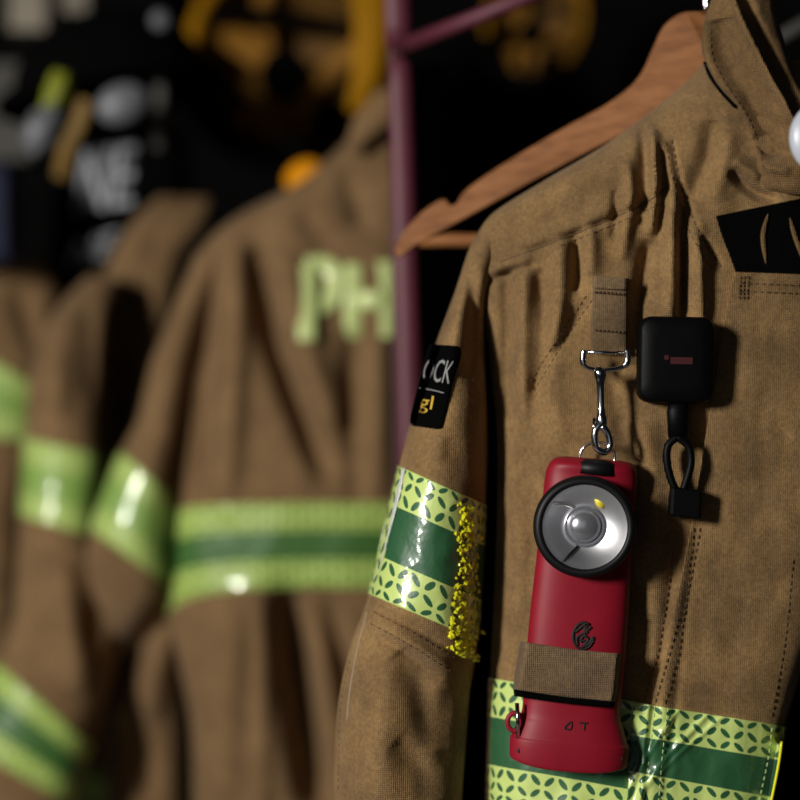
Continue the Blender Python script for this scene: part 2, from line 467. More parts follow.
# ------------------------------------------------------------------ locker frame
lf = thing('locker_frame', 'maroon painted steel locker upright with rails, between the lettered jacket and the wooden hanger', 'locker', (0.0, 1.47, 0))
def vbar(name, px0, px1, d, z0, z1, th, m, par, bevel=.002):
    mb = MB(); a = P(px0, 400, d); b = P(px1, 400, d)
    mb.box(((a.x + b.x) / 2, d + th / 2, (z0 + z1) / 2), Vector(((b.x - a.x) / 2, 0, 0)), Vector((0, th / 2, 0)), Vector((0, 0, (z1 - z0) / 2)))
    return mb.build(name, m, par, smooth=False, bevel=bevel)
# upright: leans a hair, rounded front tube on a wider flange
mb = MB()
q0, q1 = P(386, -250, 1.485), P(418, 1600, 1.485)
w0 = Vector((.0062, 0, 0)); dd_ = Vector((0, .022, 0)); sh = Vector((.0185, 0, 0))
mb.prism([P(384, -250, 1.485), P(398, -250, 1.485), P(424, 1600, 1.485), P(410, 1600, 1.485)], [p + dd_ for p in (P(384, -250, 1.485), P(398, -250, 1.485), P(424, 1600, 1.485), P(410, 1600, 1.485))])
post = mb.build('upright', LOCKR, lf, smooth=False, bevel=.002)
mb = MB()
t = P(400, 62, 1.468); b_ = P(411, 430, 1.468); dirv = (b_ - t).normalized()
mb.tube([t - dirv * .003, t + dirv * .002, t + dirv * .02, b_, b_ + dirv * .9], [.004, .0088, .0100, .0100, .0100], 20, flat=.6)
mb.build('front_tube', LOCK, post)
mb = MB()
mb.tube([P(404, 46, 1.470), P(470, 20, 1.43), P(600, -32, 1.38)], .0062, 16)
mb.build('rail', LOCK, lf)
mb = MB()
mb.tube([P(399, 48, 1.468), P(398, 20, 1.468), P(396, -40, 1.468), P(390, -240, 1.468)], .0115, 16, flat=.6)
mb.build('upper_tube', LOCK, lf)
mb = MB(); a = P(413, 60, 1.50); b = P(452, 60, 1.54)
mb.prism([P(412, 66, 1.507), P(444, 62, 1.545), P(452, 800, 1.545), P(420, 800, 1.507)], [P(412, 66, 1.510), P(444, 62, 1.548), P(452, 800, 1.548), P(420, 800, 1.510)])
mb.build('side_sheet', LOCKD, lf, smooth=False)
mb = MB(); mb.tube([P(-300, -130, 1.78), P(900, -130, 1.78)], .011, 16)
mb.build('garment_rail', LOCK, lf)
mb = MB(); mb.tube([Vector((.06, 1.17, P(0, -130, 1.2).z + .02)), Vector((.06 + .35, 1.17, P(0, -130, 1.2).z + .02))], .010, 16)
mb.tube([Vector((.06, 1.17, P(0, -130, 1.2).z + .02)), Vector((.0, 1.47, P(0, -130, 1.2).z + .02))], .010, 16)
mb.build('front_rail', LOCK, lf)
RAILZ = P(0, -130, 1.2).z + .02

# ------------------------------------------------------------------ front jacket
J = thing('turnout_jacket', 'tan canvas firefighter jacket in sharp focus on the right, carrying the red flashlight', 'jacket', P(640, 860, 1.2), 'firefighter jackets on the rack')
#          Lx   Ly   Rx   Ry   d     tf   tb  bow
trows = [(706, 60, 800, 60, 1.175, .020, .01, 0),
         (684, 84, 815, 84, 1.175, .036, .02, 0),
         (650, 112, 830, 115, 1.175, .044, .02, 0),
         (600, 148, 840, 150, 1.178, .050, .02, 0),
         (545, 180, 845, 185, 1.180, .054, .025, 0),
         (492, 214, 850, 220, 1.182, .056, .03, 0),
         (474, 245, 850, 260, 1.184, .058, .03, 0),
         (478, 290, 848, 310, 1.186, .062, .03, 0),
         (488, 350, 845, 370, 1.188, .066, .03, 0),
         (497, 430, 838, 455, 1.190, .068, .03, 0),
         (497, 520, 826, 550, 1.190, .069, .03, 0),
         (494, 600, 810, 640, 1.190, .069, .03, 0),
         (490, 678, 785, 726, 1.190, .069, .03, 0),
         (487, 800, 762, 850, 1.190, .069, .03, 0),
         (485, 850, 752, 900, 1.190, .069, .03, 0)]
tf = [  # yoke and shoulder
    ([(500, 262), (570, 236), (640, 206), (668, 186)], 4, -.0022),
    ([(505, 250), (570, 224), (640, 193), (664, 172)], 9, .0016),
    ([(520, 200), (600, 160), (655, 125)], 22, .004),
    ([(576, 236), (578, 275), (574, 292)], 6, -.005),
    ([(590, 225), (592, 275)], 8, .004),
    ([(560, 235), (560, 300), (548, 350)], 9, .005),
    ([(540, 268), (545, 330), (535, 400)], 8, -.005),
    ([(525, 262), (523, 330), (522, 420)], 8, .0055),
    ([(507, 270), (508, 340), (508, 420)], 8, -.006),
    ([(476, 287), (505, 275), (535, 264)], 4, -.004),
    ([(480, 275), (510, 262), (532, 255)], 6, .003),
    # gathers by the neck seam
    ([(640, 120), (645, 170), (640, 225)], 6, -.0035),
    ([(652, 130), (656, 180), (652, 235)], 5, .005),
    ([(662, 150), (664, 190), (655, 240)], 5, -.0035),
    ([(628, 160), (630, 200), (622, 260)], 6, .004),
    ([(616, 190), (614, 240)], 4, -.003),
    ([(672, 190), (672, 250), (670, 318)], 7, .006),
    ([(684, 205), (683, 260), (682, 325)], 4.5, -.008),
    ([(697, 225), (700, 280), (702, 325)], 7, .006),
    ([(672, 140), (680, 180), (698, 230), (722, 268)], 3, -.0020),
    ([(664, 145), (673, 190), (688, 235), (712, 276)], 4, .0016),
    ([(650, 240), (642, 285), (634, 350)], 9, -.006),
    ([(712, 120), (707, 160), (690, 200)], 10, -.004),
    ([(730, 130), (725, 165), (715, 200)], 11, .003),
    ([(730, 172), (750, 190), (776, 200)], 5, -.005),
    ([(735, 160), (760, 178)], 6, .003),
    # chest
    ([(590, 300), (560, 345), (530, 395)], 3.0, -.0012),
    ([(560, 300), (545, 350), (555, 420), (540, 470)], 14, .004),
    ([(610, 370), (630, 440), (660, 500)], 12, -.003),
    ([(640, 420), (655, 500), (655, 620)], 12, .004),
    ([(690, 530), (672, 640), (652, 800)], 5, .0012),
    ([(680, 520), (662, 640), (642, 800)], 3, -.0016),
    ([(697, 520), (683, 640), (665, 800)], 3, -.0012),
    ([(712, 560), (760, 585), (790, 570)], 9, -.0014),
    ([(700, 590), (740, 610)], 8, .0016),
    ([(720, 640), (770, 660)], 9, -.0012),
    ([(740, 420), (790, 440)], 12, -.0012),
    ([(512, 480), (520, 560), (510, 660)], 9, .003),
]
T = Loft(trows, tf, eL=.52, eR=.20, nz=(.0021, 24), seed=1, wr=.12)
torso = T.body('torso', TAN, J, 330, 330)

# sleeve
srows = [(486, 222, 508, 226, 1.180, .026, .02, 0),
         (470, 247, 500, 262, 1.178, .034, .025, 0),
         (455, 292, 487, 302, 1.176, .040, .03, 0),
         (439, 335, 485, 348, 1.174, .044, .03, 0),
         (424, 380, 487, 400, 1.172, .047, .03, 0),
         (410, 425, 488, 452, 1.170, .049, .03, 0),
         (399, 466, 486, 505, 1.168, .050, .03, 0),
         (369, 594, 478, 640, 1.165, .052, .03, 0),
         (350, 645, 470, 692, 1.165, .052, .03, 0),
         (338, 705, 466, 742, 1.165, .052, .03, 0),
         (334, 780, 462, 800, 1.165, .052, .03, 0),
         (334, 850, 460, 860, 1.165, .052, .03, 0)]
sf = [([(375, 608), (415, 628), (460, 655)], 5, -.0028),
      ([(372, 622), (412, 643), (455, 672)], 5, .002),
      ([(368, 634), (405, 652), (440, 680)], 5, -.002),
      ([(398, 652), (422, 690), (432, 750)], 14, -.0045),
      ([(448, 690), (446, 770)], 12, -.003),
      ([(375, 670), (380, 740), (375, 800)], 20, .004),
      ([(395, 742), (420, 765), (430, 800)], 13, -.003),
      ([(350, 690), (352, 760)], 5, .001),
      ([(470, 270), (474, 320), (470, 380)], 8, -.006),
      ([(455, 300), (450, 350), (440, 400)], 9, .003),
      ([(440, 435), (438, 460)], 8, .002)]
SL = Loft(srows, sf, eL=.85, eR=.9, nz=(.0014, 26), seed=5, wr=.12)
sleeve = SL.body('sleeve', TAN, J, 300, 150)
SL.band('sleeve_reflective_tape', TAPES, sleeve, 6.0, 7.0, 46, 150, .0011, 128)
# shining yellow beads of film along the inner edge of the sleeve tape
mb = MB()
for i in range(420):
    t = random.random(); v = 6.10 + t * 1.22
    q = catmull_at(srows, v); u = random.gauss(.81 + .11 * t, .05) if random.random() < .75 else random.uniform(.74, .97)
    x = q[0] + (q[2] - q[0]) * u; y = q[1] + (q[3] - q[1]) * u
    d = depth_at(SL.bvh, x, y, 1.15) - .0014; s = random.uniform(.0006, .0019)
    M_ = Matrix.Translation(P(x, y, d)) @ Matrix.Rotation(random.random() * 3, 4, 'Y') @ Matrix.Rotation(random.random() * 2 - 1, 4, 'Z')
    mb.add([M_ @ Vector(p) for p in ((-s, 0, -s), (s, 0, -s * .6), (s * .8, 0, s), (-s * .7, 0, s * 1.5), (0, -s * .9, .1 * s), (0, s * .6, 0))],
           [(0, 1, 4), (1, 2, 4), (2, 3, 4), (3, 0, 4), (1, 0, 5), (2, 1, 5), (3, 2, 5), (0, 3, 5)])
tag(mb.build('yellow_trim', YEL, sleeve, smooth=False), 'bright yellow crinkled film edge', kind='stuff')
stitches('stitching', [[(374, 612), (412, 632), (462, 662)], [(371, 624), (410, 645), (458, 676)], [(350, 660), (341, 705), (338, 790)]], SL.bvh, THREAD, sleeve)
# painted rim reflection on the outer edge of the sleeve tape, and a pale piping below it
sheet('rim_reflection_strip', [(398, 467, 405, 468), (390.5, 500, 398, 502), (380.5, 540, 387, 542), (370, 591, 373, 592)], SL.bvh, .0040, RIMREFL, sleeve, 8, 40, 1.16, label='whitish strip painted as the rim reflection of the tape')
seam('pale_piping', [[(367, 612), (357, 650), (350, 690), (347, 720)]], SL.bvh, PALEP, sleeve, .0005, .0002, 1.165)
# sleeve patch
pr = [(431, 344, 457, 346), (428.5, 346, 461, 350), (426, 354, 460, 360), (420, 376, 453, 382), (414, 400, 447, 407), (410, 418, 443, 423), (411, 425, 441, 428), (414, 426, 436, 429)]
patch = sheet('sleeve_patch', pr, SL.bvh, .0014, BLACKC, J, 14, 30, 1.14, label='black sewn patch with white and yellow lettering')
lettering('lettering', 'OCK', [(427, 358), (455, 361), (449, 384), (421, 380)], SL.bvh, .0016, WHITE, patch, 1.14)
lettering('lettering', 'gl', [(421, 394), (434, 396), (431, 414), (417, 412)], SL.bvh, .0016, YPRINT, patch, 1.14)
seam('printed_line', [[(420, 388), (432, 390), (444, 393)]], SL.bvh, WHITE, patch, .0004, .0016, 1.14, 12)

# black opening under the collar and the storm flap over the right side
op = sheet('lining', [(716, 216, 860, 186), (722, 236, 860, 215), (732, 262, 860, 250), (742, 292, 860, 292)], T.bvh, .0022, BLACKC, J, 40, 30, 1.125, smooth_d=3, label='black lining showing in the opening under the collar')
mb = MB()  # both arcs are highlight streaks put in as tan tubes
mb.tube([P(p[0], p[1], depth_at(T.bvh, p[0], p[1], 1.12) - .0035) for p in catmull([(768, 214), (763, 236), (766, 264)], 16)], [.0003 + .0013 * math.sin(math.pi * i / 15) for i in range(16)], 8, flat=.5)
mb.build('highlight_streak', COLLAR, op)
mb = MB()
mb.tube([P(p[0], p[1], depth_at(T.bvh, p[0], p[1], 1.12) - .0035) for p in catmull([(790, 218), (795, 236), (806, 268)], 16)], [.0003 + .0013 * math.sin(math.pi * i / 15) for i in range(16)], 8, flat=.5)
mb.build('highlight_streak', COLLAR, op)
def flift(u, v): return .0012 * math.sin(6 * u + 5 * v) * (1 - v * .5) * u
fl = sheet('storm_flap', [(735, 272, 845, 276), (728, 300, 843, 306), (718, 360, 838, 366), (705, 440, 830, 446), (692, 520, 820, 526), (672, 620, 803, 640), (652, 702, 784, 726), (640, 780, 768, 800), (634, 830, 758, 850)],
           T.bvh, .0032, TAN, J, 90, 170, 1.125, smooth_d=4, lift=flift)
stitches('stitching', [[(694, 528), (674, 630), (655, 704)], [(700, 528), (681, 630), (663, 706)], [(793, 560), (785, 640), (770, 722)], [(740, 283), (790, 285), (840, 287)], [(738, 291), (790, 293), (840, 295)]],
         T.bvh, THREAD, fl, off=.0042)
# bar tack on the flap corner
stitches('stitching', [[(x, 276), (x - 1, 302)] for x in (740, 744, 748)], T.bvh, THREAD, fl, dash=3, gap=1, off=.0042)
sheet('collar_shade_strip', [(703, 62, 707, 60), (708, 76, 718, 72), (720, 93, 732, 88), (734, 108, 740, 105)], T.bvh, .0030, BLACKC, J, 6, 24, 1.13, smooth_d=4)  # black strip painting the shade under the collar edge
seam('seam', [[(500, 262), (570, 236), (640, 206), (668, 186)]], T.bvh, THREAD, torso, .0005, .0)
stitches('stitching', [[(672, 140), (680, 180), (698, 230), (722, 268)], [(666, 142), (674, 184), (691, 234), (714, 272)], [(592, 300), (562, 345), (530, 398)], [(586, 296), (556, 341), (524, 392)],
                       [(676, 530), (660, 640), (644, 702)], [(560, 246), (620, 222), (662, 203)]], T.bvh, THREAD, torso, off=.0002)
# hem tape on torso (left part behind the flashlight) and over the flap
tp = T.band('hem_reflective_tape', TAPE, J, 12.0, 13.0, 50, 330, .0012, 122)
tp2 = sheet('flap_reflective_tape', [(634, 702.5, 784, 726), (632, 722, 781, 746), (630, 742, 777, 767), (629, 764, 773, 790), (628, 786, 769, 813), (627, 824, 762, 850)],
            T.bvh, .0050, TAPE, J, 110, 70, 1.125, uvw=122, smooth_d=4,
            lift=lambda u, v: .0012 * math.sin(11 * u) + .0022 * math.exp(-((u - .10) / .022) ** 2) + .0016 * math.exp(-((u - .30 + .35 * v) / .02) ** 2) + .0016 * math.exp(-((u - .50 + .5 * v) / .025) ** 2) + .0012 * math.exp(-((u - .60 + .6 * v) / .02) ** 2))
stitches('stitching', [[(655, 706), (650, 750), (643, 810)], [(668, 708), (663, 750), (658, 810)], [(772, 728), (768, 760), (758, 806)]], T.bvh, LIMETHREAD, tp2, off=.0070)
seam('yellow_edge', [[(783, 727), (779, 762), (769, 812)]], T.bvh, YEL, tp2, .0010, .0046)
# collar: two standing layers folded over
crows = [(735, -45, 800, -60, 1.150, .020, .012, 0), (715, -10, 778, -20, 1.148, .022, .012, 0),
         (704, 22, 776, 8, 1.146, .024, .012, 0), (702, 52, 784, 40, 1.144, .024, .012, 0),
         (716, 82, 794, 72, 1.141, .024, .012, 0), (737, 110, 806, 98, 1.138, .022, .012, 0),
         (751, 140, 818, 124, 1.136, .020, .012, 0), (757, 170, 834, 150, 1.134, .017, .010, 0),
         (764, 188, 852, 178, 1.132, .012, .008, 0), (786, 194, 864, 196, 1.130, .006, .006, 0)]
cf = [([(724, -30), (742, 20), (765, 66), (790, 112), (808, 140)], 4, .0065),
      ([(738, -20), (756, 24), (778, 66), (802, 108)], 5, -.004),
      ([(716, 20), (728, 60), (760, 110), (775, 160)], 16, -.010),
      ([(735, 70), (765, 105), (790, 120)], 8, .003),
      ([(752, 140), (775, 150), (800, 158)], 6, -.003),
      ([(762, 165), (790, 172)], 5, .003)]
CL = Loft(crows, cf, eL=.6, eR=.7, nz=(.0020, 30), seed=9, wr=.1)
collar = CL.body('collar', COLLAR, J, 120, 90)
stitches('stitching', [[(711, 30), (712, 56), (726, 84), (745, 112), (758, 142), (764, 170)]], CL.bvh, THREAD, collar, default=1.12)

# chest loop of webbing that carries the snap hook
loop = sheet('webbing_loop', [(592, 276, 627, 278), (592, 300, 627, 302), (591, 325, 627, 327), (591, 352, 626, 354)], T.bvh, .0075, STRAP, J, 16, 36, 1.12, smooth_d=12, skirt=.0)
sheet('webbing_fold', [(594, 276, 626, 278), (594, 288, 626, 290)], T.bvh, .0095, STRAP, loop, 12, 6, 1.12, smooth_d=12, skirt=.0)
stitches('stitching', [[(594, 292), (625, 294)], [(594, 330), (625, 332)]], T.bvh, THREAD, loop, dash=3, gap=1, r=.0007, off=.0088)

# ------------------------------------------------------------------ flashlight
FX, FY, FD, FA = 579.5, 612, 1.111, -4.7
FM = frame_at(FX, FY, FD, FA)
F = thing('flashlight', 'red right-angle flashlight with black ringed lens clipped to the jacket front', 'flashlight', P(567, 770, 1.11))
# (t up, left, right, depth front, depth back)
fb = [(-150, -55, 57, 20, -20), (-148, -58, 60, 24, -24), (-131, -59, 60.5, 26, -25), (-126, -57, 58, 25, -24), (-112, -52, 53, 22, -23), (-98, -49, 49, 20, -22),
      (-50, -49.5, 49.5, 20, -22), (0, -49, 49, 20, -22), (60, -47, 48, 20, -22), (110, -46, 47, 20, -22), (135, -45, 47, 19, -22), (146, -42, 45, 20, -22), (152, -36, 40, 14, -17), (154, -26, 30, 8, -10)]
vs = []; fs = []; n = 64; R_ = catmull(fb, 110)
for r in R_:
    cx = (r[1] + r[2]) / 2; hx = (r[2] - r[1]) / 2; cz = (r[3] + r[4]) / 2; hz = (r[3] - r[4]) / 2
    for k in range(n):
        a = 2 * math.pi * k / n; ca, sa = math.cos(a), math.sin(a)
        yy = r[0] - (5 * (1 - (ca) ** 2) * 0 + (6 * (1 - ca * ca) if r[0] < -130 else 0))
        vs.append(FM @ Vector((cx + hx * math.copysign(abs(ca) ** .72, ca), yy, cz + hz * math.copysign(abs(sa) ** .85, sa))))
for i in range(len(R_) - 1):
    for k in range(n):
        l = (k + 1) % n; fs.append((i * n + k, i * n + l, (i + 1) * n + l, (i + 1) * n + k))
fs += [tuple(range(n)), tuple(range((len(R_) - 1) * n, len(R_) * n))]
body = obj('body', vs, fs, RED, F)
FB = BVHTree.FromPolygons(vs, fs)
for cx in (-50, 52):
    mb = MB(); mb.lathe([(.01, 3), (2.2, 3), (2.2, 0), (.01, 0)], FM @ Matrix.Translation((cx, -140, 14)), 12); mb.build('base_screw', INK, body)
# head: neck, ring, reflector, lens
HM = frame_at(583.5, 524.5, FD, FA, yaw=-4)
mb = MB(); mb.lathe([(46, 10), (46, 30), (44, 31), (44, 10)], HM, 64, caps=False); mb.build('head_neck', RED, body)
ring_p = [(41, 26), (49, 26), (50.5, 31), (49.8, 38), (47.5, 41.5), (44, 42.5), (41.6, 41), (41.2, 36), (41, 26)]
mb = MB()
mb.lathe(ring_p, HM, 96, caps=False); bez = mb.build('bezel_ring', BLACK, F)
mb = MB()
prof = [(41.3, 39)] + [(41 - 24 * t, 39 - 15 * (1 - (1 - t) ** 1.7)) for t in [i / 16 for i in range(1, 17)]]
prof += [(17, 23.6), (.01, 23.5)]
mb.lathe(prof, HM, 96, caps=False); refl = mb.build('reflector', REFL, F, label='polished silver reflector bowl')
mb = MB()
mb.lathe([(20.5, 23), (20.5, 27), (19, 28), (17.5, 27), (16.5, 27)] + [(16.5 * math.cos(a), 27 + 9 * math.sin(a)) for a in [math.pi / 2 * i / 10 for i in range(1, 10)]] + [(.01, 36)], HM, 64, caps=False)
mb.build('lens_dome', LENSC, refl, label='round lens dome in the middle of the reflector')
mb = MB(); mb.lathe([(.01, 0), (4.5, 0), (4.5, 1.6), (.01, 2)], HM @ Matrix.Translation((13, 25, 27)) @ Matrix.Rotation(math.radians(35), 4, 'Z') @ Matrix.Scale(1.5, 4, (0, 1, 0)), 16); mb.build('status_light', LED, refl)
# ridge pieces in reflector: wiring slots
mb = MB()
mb.tube([HM @ Vector(p) for p in ((-34, 21, 36.5), (-22, 20, 29.5), (-12, 18, 26))], S(FD) * 1.5, 8)
mb.build('reflector_rib', REFL, refl)
mb = MB(); mb.tube([HM @ Vector(p) for p in ((-18, -35, 37.5), (-11, -27, 31), (-5, -20, 26.5))], S(FD) * 1.3, 8)
mb.build('wire_slot', BLACK, refl)
# rubber switch on top
mb = MB()
mb.lathe([(22, -2), (22, 5), (20, 9), (14, 12), (6, 13), (.01, 13)], FM @ Matrix.Translation((4, 141, 8)) @ Matrix.Rotation(math.radians(-90), 4, 'X') @ Matrix.Scale(.8, 4, (0, 1, 0)), 32)
mb.build('switch_button', BLACK, F)
# emblem: ring and flame shape, laid on the red body
def fmark(name, lines, r, closed=False, cx=0, cy=0):
    mb = MB()
    for pts in lines:
        q = []
        for p in catmull(pts, 24):
            w_ = FM @ Vector((cx + p[0], cy + p[1], 60)); q.append((400 + w_.x / (K * w_.y) * 800, 400 - (w_.z - CAMZ) / (K * w_.y) * 800))
        mb.tube([P(x, y, depth_at(FB, x, y, 1.1) - .0001) for x, y in q], r, 6)
    return mb.build(name, INK, body)
cx, cy = -1, -16
fmark('emblem', [[(10 * math.cos(a), 13 * math.sin(a)) for a in [math.radians(60 + 30 * i) for i in range(11)]],
                 [(-5, -9), (-6, -2), (0, 3), (1, 9)], [(1, -9), (5, -3), (1, 1), (3, 6), (7, 9)], [(-2, -7), (-1, -1), (3, 0)], [(-8, 3), (-3, 8), (2, 13)], [(-1, -11), (6, -7), (9, 0)], [(-4, -4), (2, -5)], [(-6, 5), (0, 10), (5, 6)], [(-1, 2), (4, 4)]], .0010, cx=cx, cy=cy)
fmark('body_print', [[(-12, -106), (-6, -100), (-6, -107), (-12, -107)], [(2, -100), (10, -100)], [(7, -100), (7, -107)]], .0006)
# lanyard loop at the base
mb = MB(); mb.tube([P(515 + 7.5 * math.cos(a), 722 + 9 * math.sin(a), 1.105) for a in [2 * math.pi * i / 24 for i in range(24)]], .0016, 10, closed=True); mb.build('lanyard_loop', RED, body)
mb = MB(); mb.tube([P(517, 703, 1.101), P(518, 722, 1.100), P(518, 738, 1.102)], .0013, 8); mb.build('pin', CHROME, F)
# chrome ring through the top
mb = MB(); mb.tube([FM @ Vector((5 + 17 * math.cos(a), 156 + 15 * math.sin(a), 2 + 4 * math.cos(a))) for a in [2 * math.pi * i / 36 for i in range(36)]], S(FD) * 1.5, 8, closed=True)
mb.build('split_ring', CHROME, F)

# jacket strap that holds the flashlight
vs = []; fs = []
def strap_part(name, rows4, mt, par, dd, nx=60, ny=16, th=.0022):
    R = catmull(rows4, ny); V = []
    for side in (0, 1):
        for i in range(ny):
            for j in range(nx):
                u = j / (nx - 1); x = R[i][0] + (R[i][2] - R[i][0]) * u; y = R[i][1] + (R[i][3] - R[i][1]) * u + 1.5 * math.sin(u * math.pi)
                e = abs(2 * u - 1); wrap = dd + .030 * max(0, (e - .84) / .16) ** 2 - .0006 * math.sin(9 * u + i * .35)
                if side: wrap += th
                elif i in (0, ny - 1): wrap += th * .4
                V.append(P(x, y, wrap))
    Fc = []; o = nx * ny
    for i in range(ny - 1):
        for j in range(nx - 1):
            a = i * nx + j; Fc.append((a, a + 1, a + nx + 1, a + nx)); Fc.append((o + a, o + a + nx, o + a + nx + 1, o + a + 1))
    for j in range(nx - 1):
        Fc.append((j, o + j, o + j + 1, j + 1)); a = (ny - 1) * nx + j; Fc.append((a, a + 1, o + a + 1, o + a))
    for i in range(ny - 1):
        a = i * nx; Fc.append((a, a + nx, o + a + nx, o + a)); a = i * nx + nx - 1; Fc.append((a, o + a, o + a + nx, a + nx))
    return obj(name, V, Fc, mt, par)
fs_ = strap_part('flashlight_strap', [(520, 641, 625, 654), (517, 660, 623, 673), (514, 678, 621, 692), (513, 689, 619, 702)], STRAP, J, 1.0925)
strap_part('strap_backing', [(513, 686, 619, 699), (514, 696, 618, 708)], BLACKC, fs_, 1.0940, ny=8)

# ------------------------------------------------------------------ snap hook
H = thing('snap_hook', 'chrome swivel snap hook hanging from the webbing loop above the flashlight', 'snap hook', P(603, 450, 1.1))
dh = 1.103
mb = MB()
mb.tube([P(x, y, dh + .002) for x, y in catmull([(584, 350), (583, 362), (588, 368), (604, 370), (620, 368), (627, 362), (627, 350)], 40)], [.0021 if (i < 10 or i > 29) else .0015 for i in range(40)], 10)
mb.tube([P(584, 352, dh + .002), P(627, 353, dh + .004)], .0012, 10)
mb.build('strap_bar', CHROME, H)
mb = MB()
mb.lathe([(.01, 10), (4.5, 9), (6.5, 5), (6.5, 0), (5, -4), (4, -10), (3.6, -30), (4.6, -38), (6, -42), (6, -50), (4, -54), (.01, -55)], frame_at(600, 376, dh, ang=2) @ Matrix.Rotation(math.radians(-90), 4, 'X'), 24)
mb.tube([P(x, y, dh - .002) for x, y in catmull([(600, 424), (595, 432), (596, 446), (604, 452), (610, 446), (608, 434), (602, 426)], 30)], .0024, 10)
hk = mb.build('hook', CHROME, H)
mb = MB(); mb.tube([P(594, 418, dh - .001), P(594, 436, dh - .001)], .0011, 8); mb.build('gate', CHROME, hk)

# ------------------------------------------------------------------ key retractor
Rt = thing('gear_retractor', 'square black gear retractor with a small red print, right of the snap hook', 'retractor', P(676, 403, 1.11))
RM = frame_at(675, 360, 1.112, ang=-1)
def rrect(hx, hy, r, n=8):
    out = []
    for cx, cy, a0 in ((hx - r, hy - r, 0), (-hx + r, hy - r, 90), (-hx + r, -hy + r, 180), (hx - r, -hy + r, 270)):
        for i in range(n + 1):
            a = math.radians(a0 + 90 * i / n); out.append((cx + r * math.cos(a), cy + r * math.sin(a)))
    return out
vs = []; fs = []; prof = [(.90, -13), (.99, -12), (1.0, -9), (1.0, 8), (.97, 12), (.9, 14.5), (.6, 15.5), (.01, 15.8)]
base = rrect(37.5, 43, 13); n = len(base)
for k, z in prof:
    for x, y in base: vs.append(RM @ Vector((x - (1 - k) * 37.5 * (1 if x > 0 else -1) if k > .5 else x * k, y - (1 - k) * 37.5 * (1 if y > 0 else -1) if k > .5 else y * k, z)))
for i in range(len(prof) - 1):
    for k in range(n):
        l = (k + 1) % n; fs.append((i * n + k, i * n + l, (i + 1) * n + l, (i + 1) * n + k))
fs += [tuple(range(n)), tuple(range((len(prof) - 1) * n, len(prof) * n))]
case = obj('case', vs, fs, BLACKP, Rt)
mb = MB(); mb.lathe([(.01, 15.9), (2.6, 15.9), (2.6, 16.6), (.01, 16.6)], RM @ Matrix.Translation((-11, 2, 0)), 14)
mb.box(RM @ Vector((4, -1, 16.2)), RM.to_3x3() @ Vector((11, 0, 0)), RM.to_3x3() @ Vector((0, 3.4, 0)), RM.to_3x3() @ Vector((0, 0, .4)))
mb.build('red_print', REDD, case, smooth=False)
mb = MB(); mb.tube([P(678, 400, 1.112), P(678, 412, 1.112), P(678, 438, 1.111)], [.0055, .0072, .0062], 14, flat=.7); mb.build('cord_stem', BLACKP, Rt)
mb = MB()
mb.tube([P(x, y, 1.109) for x, y in catmull([(677, 437), (668, 446), (667, 462), (672, 482), (680, 494), (686, 482), (691, 462), (688, 446), (677, 437)], 44)], .0025, 10)
mb.build('clip_loop', BLACKP, Rt)
mb = MB(); mb.box(P(685, 503, 1.110), Vector((.0098, 0, -.0012)), Vector((0, .005, 0)), Vector((.0005, 0, .0092))); mb.build('end_clip', BLACKP, Rt, smooth=False, bevel=.002)

# ------------------------------------------------------------------ wooden hanger
Hg = thing('coat_hanger', 'curved wooden coat hanger with trouser bar sticking out behind the sharp jacket', 'hanger', P(700, 40, 1.20))
def hd(x): return 1.285 - (x - 395) / 310 * .085 if x < 705 else 1.2
up = catmull([(394, 250), (402, 234), (420, 214), (438, 201), (446, 200), (450, 205), (457, 203), (466, 190), (500, 166), (560, 130), (610, 102), (638, 78), (652, 50), (664, 26), (682, 13), (704, 12)], 60)
lo = catmull([(399, 259), (412, 248), (440, 232), (462, 220), (520, 188), (580, 156), (640, 124), (690, 84), (712, 66)], 40)
poly = [(p[0], p[1]) for p in up] + [(724, 14), (745, 26), (775, 60), (810, 100), (850, 140), (845, 165), (800, 135), (760, 95)] + [(p[0], p[1]) for p in lo[::-1]]
mb = MB(); mb.prism([P(x, y, hd(x)) for x, y in poly], [P(x, y, hd(x) + .012) for x, y in poly])
me_h = mb.build('shoulder_bar', WOODM, Hg, smooth=False, bevel=.0035)
mb = MB(); mb.tube([P(420, 240, 1.284), P(450, 240, 1.281), P(500, 241, 1.27), P(620, 243, 1.255), P(800, 246, 1.24), P(838, 168, 1.206)], .0056, 14); mb.build('trouser_bar', WOODM, Hg)
mb = MB(); hz = P(706, 12, 1.206)
top = Vector((hz.x, 1.17 + .0, RAILZ))
pts = [hz, hz + Vector((0, -.003, .03)), Vector((hz.x, 1.185, RAILZ - .05))] + [Vector((hz.x + .002, 1.17 + .0125 * math.cos(a), RAILZ + .0125 * math.sin(a))) for a in [math.radians(-40 + 24 * i) for i in range(10)]]
mb.tube(catmull(pts, 60), .0016, 10); mb.build('hook', CHROME, Hg)

